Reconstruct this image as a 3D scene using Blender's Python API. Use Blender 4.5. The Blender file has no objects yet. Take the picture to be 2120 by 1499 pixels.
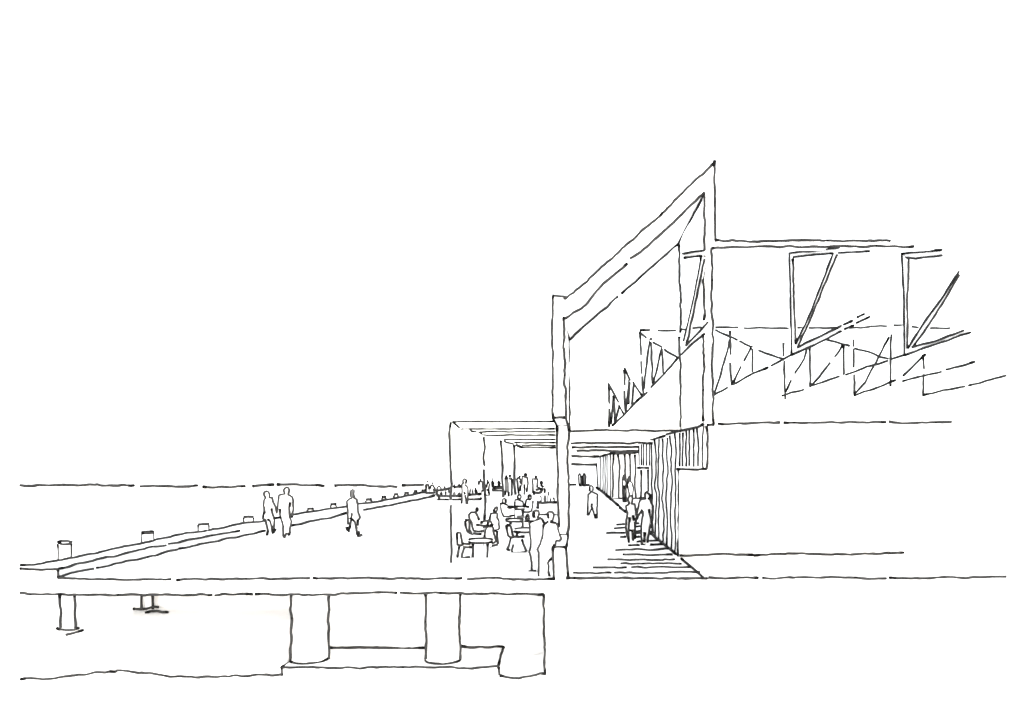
import bpy, math, random
import numpy as np
from mathutils import Vector
from mathutils.geometry import delaunay_2d_cdt

# ------------------------------------------------------------------ camera geometry
F, VX, VY, H = 1500.0, 1180.0, 962.0, 2.87      # focal length and principal point of the 2120 px sheet, eye height
D0 = 18.3                                       # the section plane

def P(x, y, d):                                 # a sighted point at a known distance
    return Vector(((x - VX) * d / F, d, H - (y - VY) * d / F))
def G(x, y, z=0.0):                             # a sighted point on a level surface
    return P(x, y, F * (H - z) / (y - VY))
def PX(x, y, X):                                # a sighted point on a lengthwise vertical plane
    return P(x, y, F * X / (x - VX))
def S(p):
    return (VX + F * p[0] / p[1], VY - F * (p[2] - H) / p[1], p[1])
def floor_d(y, z=0.0):
    return F * (H - z) / (y - VY)

scene = bpy.context.scene
col = scene.collection

# ------------------------------------------------------------------ materials
def mat(name, c0, c1, scale, rough=0.9, bump=0.0, spec=0.1):
    m = bpy.data.materials.new(name); m.use_nodes = True
    nt = m.node_tree; b = nt.nodes['Principled BSDF']
    tc = nt.nodes.new('ShaderNodeTexCoord')
    n = nt.nodes.new('ShaderNodeTexNoise'); n.inputs['Scale'].default_value = scale; n.inputs['Detail'].default_value = 3
    nt.links.new(tc.outputs['Object'], n.inputs['Vector'])
    r = nt.nodes.new('ShaderNodeValToRGB')
    r.color_ramp.elements[0].position = .35; r.color_ramp.elements[1].position = .65
    r.color_ramp.elements[0].color = (*c0, 1); r.color_ramp.elements[1].color = (*c1, 1)
    nt.links.new(n.outputs['Fac'], r.inputs['Fac']); nt.links.new(r.outputs['Color'], b.inputs['Base Color'])
    b.inputs['Roughness'].default_value = rough
    b.inputs['Specular IOR Level'].default_value = spec
    if bump:
        bp = nt.nodes.new('ShaderNodeBump'); bp.inputs['Strength'].default_value = bump
        nt.links.new(n.outputs['Fac'], bp.inputs['Height']); nt.links.new(bp.outputs['Normal'], b.inputs['Normal'])
    return m
g3 = lambda v: (v, v, v)
CONC = mat('white_concrete', g3(.80), g3(.84), 3, bump=.05)
PAINT = mat('white_paint', g3(.82), g3(.85), 2)
TIMBER = mat('white_timber', g3(.80), g3(.85), 5)
CLOTH = mat('white_cloth', g3(.80), g3(.84), 8)
WATER = mat('white_water', g3(.80), g3(.84), 1, rough=.5)
EARTH = mat('white_earth', g3(.80), g3(.84), .6)
INK_A, INK_B = .019, .038
INK = mat('ink', g3(INK_A), g3(INK_B), 2.2, spec=0.0)
DENSE = mat('ink_dense', g3(.004), g3(.010), 2.2, spec=0.0)
WASH = mat('ink_wash', g3(.07), g3(.10), 5, spec=0.0)

# ------------------------------------------------------------------ mesh collector
_seed = [11]
def rng():
    _seed[0] += 1
    return random.Random(_seed[0])

def noise1(r, n, step, wl):
    """smooth noise of n samples, step px apart, wavelength wl px"""
    k = int(n * step / wl) + 4
    a = [r.uniform(-1, 1) for _ in range(k)]
    out = []
    for i in range(n):
        t = i * step / wl; j = int(t); f = t - j; f = f * f * (3 - 2 * f)
        out.append(a[j] * (1 - f) + a[j + 1] * f)
    return out

PEN = 2.72
class MB:
    def __init__(s, main=None):
        s.v, s.f, s.m = [], [], []
        s.main = main
    def face(s, idx, m=0):
        s.f.append(idx); s.m.append(m)
    def poly(s, pts, m=0):
        b = len(s.v); s.v += [Vector(p) for p in pts]; s.face(tuple(range(b, b + len(pts))), m)
    def loft(s, A, B, m=0):                      # closed solid between two outlines of equal count
        n = len(A); b = len(s.v); s.v += [Vector(p) for p in A] + [Vector(p) for p in B]
        s.face(tuple(range(b, b + n)), m); s.face(tuple(range(b + 2 * n - 1, b + n - 1, -1)), m)
        for i in range(n):
            j = (i + 1) % n
            s.face((b + j, b + i, b + n + i, b + n + j), m)
    def box(s, x0, x1, y0, y1, z0, z1, m=0):
        A = [(x0, y0, z0), (x1, y0, z0), (x1, y0, z1), (x0, y0, z1)]
        s.loft(A, [(p[0], y1, p[2]) for p in A], m)
    def prism(s, px, d0, d1, m=0):               # outline sighted at d0, pushed straight back to d1
        A = [P(x, y, d0) for x, y in px]
        s.loft(A, [(p.x, p.y + d1 - d0, p.z) for p in A], m)
    def plate(s, px, X, t=.06, m=0):             # outline sighted on a lengthwise plane
        A = [PX(x, y, X) for x, y in px]
        s.loft(A, [(p.x + t, p.y, p.z) for p in A], m)
    def lathe(s, cx, cy, prof, n=28, m=0):
        b = len(s.v)
        for r, z in prof:
            for i in range(n):
                a = 2 * math.pi * i / n
                s.v.append(Vector((cx + r * math.cos(a), cy + r * math.sin(a), z)))
        for k in range(len(prof) - 1):
            for i in range(n):
                j = (i + 1) % n
                s.face((b + k * n + i, b + k * n + j, b + k * n + n + j, b + k * n + n + i), m)
        s.face(tuple(range(b + n - 1, b - 1, -1)), m)
        e = b + (len(prof) - 1) * n
        s.face(tuple(range(e, e + n)), m)
    def tube(s, pts, rad, mats, sides=6):
        n = len(pts); b = len(s.v)
        t0 = (pts[1] - pts[0]).normalized()
        up = Vector((0, 1, 0)) if abs(t0.y) < .9 else Vector((0, 0, 1))
        u = t0.cross(up).normalized()
        for i in range(n):
            t = (pts[min(i + 1, n - 1)] - pts[max(i - 1, 0)])
            if t.length < 1e-9: t = t0
            t = t.normalized()
            u = u - t * u.dot(t)
            if u.length < 1e-6:
                u = t.cross(Vector((.3, .5, .8)))
            u = u.normalized(); w = t.cross(u)
            for k in range(sides):
                a = 2 * math.pi * k / sides
                s.v.append(pts[i] + (u * math.cos(a) + w * math.sin(a)) * rad[i])
        for i in range(n - 1):
            for k in range(sides):
                l = (k + 1) % sides
                s.face((b + i * sides + k, b + i * sides + l, b + (i + 1) * sides + l, b + (i + 1) * sides + k), mats[i])
        s.face(tuple(range(b + sides - 1, b - 1, -1)), mats[0])
        e = b + (n - 1) * sides
        s.face(tuple(range(e, e + sides)), mats[-1])
    # a pen stroke of real thickness along a path of points
    def ink(s, pts, w=1.0, amp=1.0, wl=22, ends=(.5, .7), lift=.5, step=None, dark=False, depth=None, plane=None, side=None, white=()):
        r = rng()
        q = [S(p) for p in pts]
        L = [0.0]
        for a, b in zip(q, q[1:]):
            L.append(L[-1] + math.hypot(b[0] - a[0], b[1] - a[1]))
        tot = L[-1]
        if tot < .5:
            return
        if tot > 70: amp *= 1.75; wl *= .9
        step = step or (4.0 if tot > 40 else max(1.5, tot / 8))
        ts = sorted(set([round(i * tot / max(2, int(tot / step)), 3) for i in range(max(2, int(tot / step)) + 1)] + [round(l, 3) for l in L]))
        ts2 = [ts[0]]
        for t in ts[1:]:
            if t - ts2[-1] > step * .3: ts2.append(t)
        if tot - ts2[-1] > 1e-3: ts2[-1] = tot
        ts = ts2
        n = len(ts)
        if n < 2: return
        nx = noise1(r, n, step, wl); ny = noise1(r, n, step, wl); n2 = noise1(r, n, step, wl * .4); n3 = noise1(r, n, step, wl * .45); nr = noise1(r, n, step, 14)
        out, rad, j = [], [], 0
        for i, t in enumerate(ts):
            while j < len(L) - 2 and t > L[j + 1]: j += 1
            f = 0 if L[j + 1] == L[j] else min(1, max(0, (t - L[j]) / (L[j + 1] - L[j])))
            a, b = q[j], q[j + 1]
            x = a[0] + (b[0] - a[0]) * f; y = a[1] + (b[1] - a[1]) * f
            d = 1 / ((1 - f) / a[2] + f / b[2])
            x += amp * (nx[i] * .9 + n2[i] * .45); y += amp * (ny[i] * .9 + n3[i] * .45)
            if depth: d = depth(x, y)
            if plane is not None:
                y = max(y, VY + 12); d = F * (H - plane) / (y - VY); d = F * (H - plane - .7 * w * PEN * d / F) / (y - VY)
            if side is not None: d = F * side / (x - VX); d = F * (side - .7 * w * PEN * d / F) / (x - VX)
            rr = w * PEN * (1 + .16 * nr[i]) * d / F
            out.append(P(x, y, d - lift * rr)); rad.append(rr)
        mats = [2 if dark else 1] * (n - 1)
        if not dark:
            e0 = r.uniform(4, 13) if r.random() < ends[0] else 0
            e1 = r.uniform(4, 15) if r.random() < ends[1] else 0
            for i in range(n - 1):
                t = (ts[i] + ts[i + 1]) / 2
                if t < min(e0, tot * .3) or t > tot - min(e1, tot * .3):
                    mats[i] = 2; rad[i] *= 1.2
                elif tot > 120 and r.random() < .012:
                    mats[i] = 2
        for i in range(n - 1):
            t = (ts[i] + ts[i + 1]) / 2
            for ga, gb in white:
                if L[ga] < t < L[gb]:
                    mats[i] = 0; rad[i] *= .6
        s.tube(out, rad, mats)
    def runs(s, rs, conv, **k):                  # one member whose ink breaks off here and there
        pts, gaps = [], []
        for rr in rs:
            if pts: gaps.append((len(pts) - 1, len(pts)))
            pts += [conv(p) for p in rr]
        s.ink(pts, white=gaps, **k)
    def inkpx(s, pts, d, **k):
        s.ink([P(x, y, d) for x, y in pts], **k)
    def inkX(s, pts, X, **k):
        s.ink([PX(x, y, X) for x, y in pts], **k)
    # a rounded body grown from its outline: every point is as thick as it is far from the edge
    def inflate(s, px, d, k=.8, cap=.17, m=0):
        poly = np.array(px, float)
        n = len(poly)
        lo, hi = poly.min(0), poly.max(0)
        st = max((hi - lo).max() / 34, .55)
        A = poly; B = np.roll(poly, -1, 0)
        X, Y = np.meshgrid(np.arange(lo[0] + st / 2, hi[0], st), np.arange(lo[1] + st / 2, hi[1], st))
        pts = np.stack([X.ravel(), Y.ravel()], 1)
        ins = np.zeros(len(pts), bool)
        for a, b in zip(A, B):
            c = (a[1] > pts[:, 1]) != (b[1] > pts[:, 1])
            with np.errstate(divide='ignore', invalid='ignore'):
                xx = (b[0] - a[0]) * (pts[:, 1] - a[1]) / (b[1] - a[1]) + a[0]
            ins ^= c & (pts[:, 0] < xx)
        pts = pts[ins]
        def edge_dist(p):
            ab = B - A; L2 = (ab ** 2).sum(1) + 1e-9
            ap = p[:, None, :] - A[None]
            t = np.clip((ap * ab[None]).sum(2) / L2[None], 0, 1)
            return np.sqrt(((ap - t[..., None] * ab[None]) ** 2).sum(2)).min(1)
        r = edge_dist(pts) if len(pts) else np.zeros(0)
        capx = cap * F / d
        def hgt(p):
            p = np.atleast_2d(np.array(p, float))
            if not len(pts): return np.zeros(len(p))
            q = r[None] ** 2 - ((p[:, None] - pts[None]) ** 2).sum(2)
            h = np.sqrt(np.maximum(q.max(1), 0))
            return capx * np.tanh(h / capx)
        bn = []
        for a, b in zip(A, B):
            c = max(1, int(np.hypot(*(b - a)) / (st * 1.3)))
            for i in range(c):
                bn.append(a + (b - a) * i / c)
        nb = len(bn)
        inner = pts[r > st * .45] if len(pts) else pts
        co = [Vector((float(p[0]), float(p[1]))) for p in bn] + [Vector((float(p[0]), float(p[1]))) for p in inner]
        res = delaunay_2d_cdt(co, [(i, (i + 1) % nb) for i in range(nb)], [list(range(nb))], 1, 1e-5)
        V2, FC = res[0], res[2]
        orig = res[3]
        hh = hgt([(v.x, v.y) for v in V2])
        b = len(s.v); front, back = [], []
        for i, v in enumerate(V2):
            on = any(o < nb for o in orig[i]) if orig[i] else False
            z = 0 if on else k * hh[i] * d / F
            front.append(len(s.v)); s.v.append(P(v.x, v.y, d - z))
            if on: back.append(front[-1])
            else:
                back.append(len(s.v)); s.v.append(P(v.x, v.y, d + z))
        for f in FC:
            s.face(tuple(front[i] for i in f), m)
            s.face(tuple(back[i] for i in reversed(f)), m)
        return lambda x, y: d - k * float(hgt([(x, y)])[0]) * d / F - .004 * d / 20
    def build(s, name, material=None, parent=None, loc=None, smooth=False):
        me = bpy.data.meshes.new(name)
        base = Vector(parent['_w']) if parent is not None and '_w' in parent else Vector(loc or (0, 0, 0))
        me.from_pydata([tuple(v - base) for v in s.v], [], s.f)
        used = material or s.main or CONC
        for mm in (used, INK, DENSE, WASH): me.materials.append(mm)
        me.polygons.foreach_set('material_index', s.m)
        me.polygons.foreach_set('use_smooth', [True if (smooth or mi) else False for mi in s.m])
        me.update()
        o = bpy.data.objects.new(name, me); col.objects.link(o)
        if parent is not None:
            o.parent = parent
            o['_w'] = tuple(base)
        else:
            o.location = base; o['_w'] = tuple(base)
        return o

def tag(o, label=None, cat=None, group=None, kind=None):
    if label: o['label'] = label
    if cat: o['category'] = cat
    if group: o['group'] = group
    if kind: o['kind'] = kind
    return o
def thing(name, loc, label, cat, group=None):
    o = bpy.data.objects.new(name, None); col.objects.link(o)
    o.location = loc; o['_w'] = tuple(Vector(loc)); o.empty_display_size = .2
    return tag(o, label, cat, group)

ZW = -1.29                                       # water level
XPIT0, XPIT1, XQ = -7.28, -1.79, -.65
DP = 20.35

# ================================================================== SETTING
# far shore: level ground out to the horizon, its near edge is the long line over the water
m = MB()
zf = H - (1004.5 - VY) * 120 / F
m.box(-30000, 30000, 120, 30000, zf - 3, zf)
m.box(-3000, 3000, -3000, 119.9, -14, -12.5)  # unseen low sheet, added to bounce light up onto fronts and undersides
for seg in ([(42, 1006), (110, 1004.5), (200, 1004), (262, 1005.5), (279, 1003.5)], [(290, 1006.5), (350, 1007), (411, 1006.5)], [(421, 1008.5), (470, 1008), (509, 1007)],
            [(522, 1006), (550, 1003.5), (567, 1003)], [(573, 1003), (620, 1004), (671, 1005)], [(692, 1004.5), (740, 1004), (780, 1006), (823, 1007.5)],
            [(832, 1004.5), (878, 1004)], [(972, 1004.5), (992, 1003.5)]):
    m.inkpx(seg, 119.85, amp=.8, ends=(.5, .8))
tag(m.build('ground', EARTH), kind='structure')

# water: open water on the left reaches the section plane, behind the pit it starts at the pit's back
m = MB()
A = [(-60, D0 + .006), (XPIT0 - .02, D0 + .006), (XPIT0 - .02, 21.3), (XQ - .02, 21.3), (XQ - .02, 119.8), (-600, 119.8)]
m.loft([(x, y, ZW) for x, y in A], [(x, y, -2.6) for x, y in A])
for seg in ([(117, 1300), (122, 1303), (137, 1304.5), (153, 1304), (163, 1300)], [(137, 1314), (150, 1311), (172, 1304.5)]):
    m.inkpx(seg, D0 - .02, amp=.3, ends=(.3, .9))
for seg in ([(276, 1260), (290, 1261), (302, 1260.5), (317, 1256), (328, 1257)], [(301, 1268.5), (312, 1265.5), (325, 1265), (336, 1267.5), (348, 1267.5)]):
    m.inkpx(seg, 20.62 if seg[0][0] < 280 else 20.28, amp=.3, ends=(.6, .8))
tag(m.build('water', WATER), kind='structure')

# bed: cut earth under the water and the pit
m = MB()
prof = [(-600, 1404), (42, 1404.5), (90, 1405.5), (150, 1399), (240, 1388.5), (300, 1393), (350, 1400.5), (400, 1403), (480, 1400), (583, 1397)]
L = [P(x, y, D0) for x, y in prof] + [Vector((XPIT0, D0, -12)), Vector((P(-600, 0, D0).x, D0, -12))]
m.loft(L, [(p.x, 60, p.z) for p in L])
L = [P(1033, 1400, D0), P(1050, 1402, D0), P(1072, 1404.5, D0), P(1100, 1400, D0), P(1127, 1393, D0)]
L = [Vector((XPIT0 + .004, D0, -2.49)), Vector((XPIT1, D0, -2.49))] + L[1:-1] + [Vector((XQ - .004, D0, L[-1].z)), Vector((XQ - .004, D0, -12)), Vector((XPIT0 + .004, D0, -12))]
m.loft(L, [(p.x, DP - .01, p.z) for p in L])
m.inkpx(prof[1:5], D0, amp=1.0); m.inkpx([(241, 1388.5)] + prof[5:], D0, amp=1.0)
m.inkpx([(583, 1382), (584, 1399)], D0, amp=.4, ends=(1, 1))
m.inkpx([(1034, 1399), (1050, 1402), (1072, 1404.5), (1100, 1400), (1118, 1394), (1131, 1395)], D0, amp=.5, ends=(.5, 1))
tag(m.build('seabed', EARTH), kind='structure')

# quay ground on the right and the pavement of the passage
m = MB()
m.box(XQ, 60, D0, 119.7, -12, 0)
m.inkpx([(1127.5, 1231), (1126.5, 1280), (1128.5, 1330), (1128, 1394)], D0, amp=1.0, ends=(1, 1))
m.inkpx([(1172, 1197.5), (1260, 1196.5), (1340, 1197.5), (1400, 1197), (1466, 1197)], D0, amp=.8, w=1.1, ends=(1, 1))
m.inkpx([(1466, 1196), (1571, 1197)], D0, amp=.7); m.inkpx([(1580, 1197.5), (1700, 1195), (1835, 1197.5)], D0, amp=.8); m.inkpx([(1842, 1197), (1960, 1196), (2083, 1195)], D0, amp=.7)
u = lambda a, b: (1140 + a / 4.164, 860 + b / 4.164)
for a, b, c in ((190, 1360, 525), (545, 1359, 1290), (360, 1312, 655), (700, 1309, 1210), (600, 1279, 1130), (490, 1246, 1065), (625, 1203, 1050), (555, 1159, 1020), (670, 1122, 770), (860, 1114, 965),
                (575, 940, 638), (550, 975, 640), (485, 1018, 642), (600, 1052, 648), (733, 934, 762), (738, 957, 768), (735, 1000, 778), (735, 1015, 778), (733, 1052, 764), (740, 1085, 766), (848, 1079, 922), (845, 1022, 885)):
    p, q = u(a, b), u(c, b - 4)
    n = max(2, int((q[0] - p[0]) / 20))
    m.ink([G(p[0] + (q[0] - p[0]) * i / n, p[1] + (q[1] - p[1]) * i / n) for i in range(n + 1)], amp=1.0, wl=30, ends=(.3, .9), w=.95, plane=0)
fl = lambda x: VY + H / 3.4 * (x - VX)
for a, b in ((1236, 1262), (1262, 1281), (1284, 1297), (1344, 1400), (1411, 1458)):
    m.ink([G(a, fl(a)), G((a + b) / 2, fl((a + b) / 2)), G(b, fl(b))], amp=.7, ends=(.4, .8), plane=0)
tag(m.build('pavement', CONC), kind='structure')

# quay deck
m = MB()
L = [(-14.35, D0), (XQ - .003, D0), (XQ - .003, 119.6), (-15.2, 119.6), (-14.75, 60)]
m.loft([(x, y, 0) for x, y in L], [(x, y, -.40) for x, y in L])
for seg in ([(121, 1197.5), (220, 1199), (270, 1201), (355, 1199.5)], [(365, 1200), (470, 1198), (641, 1198.5)], [(647, 1198), (720, 1196.5), (810, 1197.5), (900, 1198.5), (958, 1196.5)], [(967, 1197.5), (1030, 1197), (1090, 1199), (1150, 1199)]):
    m.inkpx(seg, D0, amp=.9)
for seg in ([(42, 1228.5), (140, 1231), (260, 1232.5), (440, 1231)], [(445, 1231), (523, 1230)], [(529, 1229.5), (650, 1231), (824, 1226.5)], [(829, 1227), (950, 1229), (1030, 1227.5), (1070, 1230), (1127, 1231)]):
    m.inkpx(seg, D0, amp=.9)
m.ink([G(1180, 1004), G(1192, 1003.5)], dark=True, amp=.2, plane=0)
m.ink([G(1200, 1004), G(1204, 1004), G(1214, 1004.5), G(1221, 1004.5)], dark=True, amp=.2, plane=0)
tag(m.build('quay_deck', CONC), kind='structure')

# raised kerb beam on the outer edge of the deck
m = MB()
ko = [(42, 1171), (70, 1169.5), (100, 1164), (140, 1157), (200, 1146), (294, 1124), (360, 1110), (440, 1096.5), (505, 1085), (545, 1078)]
ki = [(120, 1180), (160, 1168), (230, 1157), (294, 1145), (343, 1128)]
out = [Vector((-14.3, D0, 0)), Vector((-14.6, 30, 0)), Vector((-14.9, 76, 0)), Vector((-15.1, 119, 0))]
inn = [Vector((-12.93, D0, 0)), Vector((-13.28, 19.6, 0)), Vector((-13.45, 25, 0)), Vector((-13.45, 32, 0)), Vector((-13.35, 45, 0)), Vector((-13.2, 60, 0)), Vector((-13.2, 76, 0)), Vector((-13.4, 119, 0))]
ring = out + inn[::-1]
m.loft([(p.x, p.y, .2) for p in ring], [(p.x, p.y, .004) for p in ring])
def kl(pts, z, **k): m.ink([G(x, y, z) for x, y in pts], plane=z, **k)
kl([(42, 1170.5), (75, 1168), (120, 1159.5), (150, 1154), (220, 1140), (294, 1124), (330, 1115), (400, 1102), (440, 1096), (500, 1084.5), (545, 1078.5)], .2, amp=.8)
kl([(608, 1066.5), (640, 1060), (685, 1052.5), (716, 1048.5)], .2, amp=.6)
kl([(738, 1043.5), (780, 1039), (830, 1029), (870, 1020.5), (886, 1021), (899, 1020)], .2, amp=.5)
m.inkpx([(42, 1178), (62, 1179), (100, 1179.5), (120, 1179)], D0, amp=.5); m.inkpx([(120, 1179), (120.5, 1197)], D0, amp=.3, ends=(1, 1))
kl([(121, 1178), (160, 1167.5), (240, 1150), (290, 1137), (343, 1128)], .2, amp=.8)
kl([(349, 1126), (420, 1112), (460, 1104), (495, 1098.5)], .2, amp=.7, ends=(.1, 1))
kl([(121, 1195), (160, 1183), (194, 1177)], 0, amp=.5)
kl([(200, 1176), (260, 1163), (320, 1150), (368, 1137)], 0, amp=.8); kl([(372, 1136), (440, 1122), (500, 1109.5), (549, 1099)], 0, amp=.7)
kl([(602, 1088), (650, 1078.5), (690, 1070.5), (718, 1062.5)], 0, amp=.6)
kl([(754, 1056), (790, 1050), (850, 1037), (885, 1029), (899, 1025)], 0, amp=.6)
m.inkpx([(569, 1072.5), (582, 1071)], 28, dark=True, amp=.3)
tag(m.build('kerb', CONC), kind='structure')

# ================================================================== THINGS ON THE QUAY
BOL = [(121, 147, 1124, 1157), (294, 318, 1101, 1122), (411, 432, 1085, 1100), (505, 524, 1070, 1083), (637, 649, 1053, 1061), (685, 696, 1044, 1053), (758, 769, 1034, 1041),
       (791, 799, 1029, 1036), (816, 824, 1023.5, 1031), (838, 846, 1020.5, 1027.5), (857, 863.5, 1017, 1024), (873, 880, 1015.5, 1021.5)]
BL = ['tall open-topped bollard nearest the section cut, first on the kerb', 'second bollard along the kerb, with a dark cap line', 'third bollard along the kerb, narrowing towards its top',
      'wide square bollard on the kerb just left of the strolling couple', 'small bollard on the kerb just right of the strolling couple', 'small bollard on the kerb just left of the lone walker',
      'low wide bollard on the kerb just right of the lone walker', 'second bollard on the kerb beyond the lone walker', 'third bollard on the kerb beyond the lone walker',
      'fourth bollard on the kerb beyond the lone walker', 'tiny distant bollard, second from the far end of the kerb row', 'tiniest bollard at the far end of the kerb row, below the tiny pair']
for i, (x0, x1, yt, yb) in enumerate(BOL):
    m = MB(CONC); d = floor_d(yb, .2); tt = ((x0 + x1) / 2 - VX) / F; qq = math.sqrt(1 + tt * tt); r = (x1 - x0) / 2 * d / F / qq; h = (yb - yt) * d / F
    c = P((x0 + x1) / 2, yb, d)
    m.lathe(c.x, d, [(r, .203), (r * .97, .2 + h * .86), (r * 1.04, .2 + h * .9), (r * 1.04, .2 + h), (r * .82, .2 + h), (r * .8, .2 + h * .97)])
    k = (x1 - x0) / 2; dl = d + tt * r / qq; dr = d - tt * r / qq
    cx = (x0 + x1) / 2
    s = yb + (2 if i < 3 else .5)
    m.inkpx([(cx - k, yt + 2), (cx - k + .5, s)], dl, amp=.5, ends=(.4, .3), w=.95); m.inkpx([(cx + k, yt + 2), (cx + k - .5, s - min(5, k * .4))], dr, amp=.5, ends=(.5, .3), w=.95)
    zt = .2 + h; rt = r * 1.04
    if i == 0:
        m.inkpx([(120, 1122.5), (127, 1120), (140, 1119.8), (149, 1122), (143, 1126.5), (128, 1127), (120.5, 1123)], d - rt * 1.3, amp=.2, w=.9, step=2)
    else:
        m.inkpx([(cx - k - .5, yt + .5), (cx, yt - .3), (cx + k + .5, yt)], d - rt * .9, amp=.4, ends=(.5, .6))
        if i == 1: m.inkpx([(cx - k, yt + 2.5), (cx + k, yt + 2)], d - rt, amp=.3, ends=(1, .2))
    tag(m.build('bollard', CONC, loc=(c.x, d, .2), smooth=False), BL[i], 'bollard', 'mooring bollards along the quay kerb')

def cylinder_post(name, x0, x1, d, zb, zt, label, cat, group, arc):
    m = MB(CONC); tt = ((x0 + x1) / 2 - VX) / F; qq = math.sqrt(1 + tt * tt); r = (x1 - x0) / 2 * d / F / qq; dl = d + tt * r / qq; dr = d - tt * r / qq; cx = ((x0 + x1) / 2 - VX) * d / F
    m.lathe(cx, d, [(r, zb), (r, zt)])
    yt = VY - F * (zt - H) / d; yb = VY - F * (max(zb, ZW - .02 if not arc else zb) - H) / d
    m.inkpx([(x0, yt + 2), (x0 + 1.5, (yt + yb) / 2), (x0 + .5, yb)], dl, amp=.9, ends=(1, .3), lift=7, w=1.05)
    m.inkpx([(x1, yt + 2), (x1 - 1, (yt + yb) / 2), (x1, yb)], dr, amp=.9, ends=(1, .3), lift=7, w=1.05)
    if arc:
        m.ink([Vector((cx + r * math.cos(a), d + r * math.sin(a), zb + .012)) for a in [math.pi + t * math.pi / 12 for t in range(13)]], amp=.6)
    tag(m.build(name, CONC, loc=(cx, d, zb)), label, cat, group)
cylinder_post('pile', 124, 156, D0 + .215, ZW - .3, -.402, 'slender round pile at the section cut standing in rippled water under the kerb', 'pile', 'piles under the deck', False)
cylinder_post('pile', 292, 317, 20.9, ZW - .3, -.402, 'shorter-looking second pile set back under the deck, over a longer ripple', 'pile', 'piles under the deck', False)
cylinder_post('foundation_column', 601.5, 681, 19.05, -2.246, -.402, 'thicker left round column carrying the deck on the foundation slab', 'column', 'round columns under the deck', True)
cylinder_post('foundation_column', 881, 953.5, 19.0, -2.246, -.402, 'right round column under the deck, nearer the quay wall', 'column', 'round columns under the deck', True)

m = MB(CONC); m.loft([(x, y, -2.7) for x, y in ((-14.3, 21.15), (XPIT0 - .1, 21.15), (XPIT0 - .1, DP + .004), (XQ - .01, DP + .004), (XQ - .01, 21.6), (-14.3, 21.6))], [(x, y, -.404) for x, y in ((-14.3, 21.15), (XPIT0 - .1, 21.15), (XPIT0 - .1, DP + .004), (XQ - .01, DP + .004), (XQ - .01, 21.6), (-14.3, 21.6))])  # added wall: catches front light where the space under the deck goes dark
tag(m.build('added_backing_wall', CONC, loc=(-7, 21.3, -1.29)), 'plain white backing wall added under the deck to catch light, behind the second pile and the round columns', 'wall')
m = MB(CONC)
m.box(XPIT0 + .002, XPIT1, D0 + .003, DP - .02, -2.486, -2.25)
m.inkpx([(583, 1382), (640, 1381), (720, 1383), (830, 1382), (930, 1381.5), (980, 1384), (1033, 1379)], D0, amp=.9)
m.inkpx([(681, 1341.5), (780, 1340.5), (850, 1342.5), (880, 1341)], DP - .1, amp=.6, lift=3); m.inkpx([(954, 1338.5), (1000, 1340), (1043, 1339)], DP - .1, amp=.6, lift=3)
m.ink([P(1043, 1339, DP - .1), P(1037, 1356, 19.5), P(1032, 1378, D0)], amp=.5, ends=(1, 1)); m.ink([P(583, 1382, D0), P(599, 1371, 18.9)], amp=.4, ends=(1, 1))
m.inkpx([(1043, 1340), (1045.5, 1350)], DP - .1, amp=.2, ends=(1, 1))
m.inkpx([(1032, 1381), (1034, 1398)], D0, amp=.4, ends=(1, .6))
tag(m.build('foundation_slab', CONC, loc=(-4.5, D0, -2.25)), 'wide low foundation slab under the two round columns in the dry pit', 'foundation')

# ================================================================== SECTIONED BUILDING
hall = thing('gallery_building', (0, D0, 0), 'tall white building cut open in section with a steep sloping roof over the passage', 'building')
def part(name, mb, material=PAINT, parent=None): return mb.build(name, material, parent or hall)

m = MB(); m.box(-.43, -.10, D0 + .01, 21.5, .004, .79)
m.inkpx([(1142, 1133), (1160, 1131.5), (1174, 1133)], D0, amp=.5, ends=(1, 1)); m.inkpx([(1145, 1134), (1145.5, 1165), (1147, 1198)], D0, amp=.6, ends=(1, 1))
m.inkpx([(1172, 1132), (1174, 1165), (1176.5, 1196)], D0, amp=.7, ends=(.6, .8)); m.inkpx([(1158, 1107.5), (1178, 1108.5)], 21.45, amp=.4, ends=(1, 1))
m.ink([P(1177, 1109, 21.4), P(1173, 1133, D0)], amp=.5)
part('parapet_wall', m)
m = MB(); m.box(-.36, -.04, 21.52, 21.84, .5, 4.3)
m.inkpx([(1152, 882), (1154, 940), (1156, 1000), (1155.5, 1060), (1157, 1092)], 21.5, amp=.9); m.inkpx([(1177, 885), (1176, 950), (1178, 1030), (1176.5, 1108)], 21.5, amp=1.0)
part('column', m)
m = MB(); m.loft([P(x, y, D0) for x, y in ((1144, 612), (1171, 614), (1171, 866), (1146, 867))], [P(x, y, 22.3) for x, y in ((1150.6, 675), (1177, 677), (1177, 884), (1152, 884))])
m.inkpx([(1143, 612), (1170, 614), (1168, 620)], D0, amp=.4, ends=(1, .2)); m.inkpx([(1143.5, 612), (1144, 700), (1143, 780), (1145, 868)], D0, amp=.9)
m.inkpx([(1167, 658), (1168, 720), (1170, 800), (1171.5, 867)], D0, amp=.9); m.ink([P(1167, 658, D0), P(1171, 680, 19.8), P(1178, 703, 22.2)], amp=.5)
m.inkpx([(1177.5, 703), (1175.5, 770), (1179, 830), (1180, 889)], 22.2, amp=.9)
m.inkpx([(1145, 865), (1160, 864), (1173, 865)], D0, amp=.4, ends=(.7, .6)); m.ink([P(1145, 867, D0), P(1152, 881, 21.4)], amp=.3, dark=True); m.ink([P(1172, 867, D0), P(1178, 890, 22)], amp=.4)
m.inkpx([(1152, 879), (1165, 878), (1176, 879)], 21.4, amp=.4, ends=(1, .3))
part('upper_wall', m)
m = MB()
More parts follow.
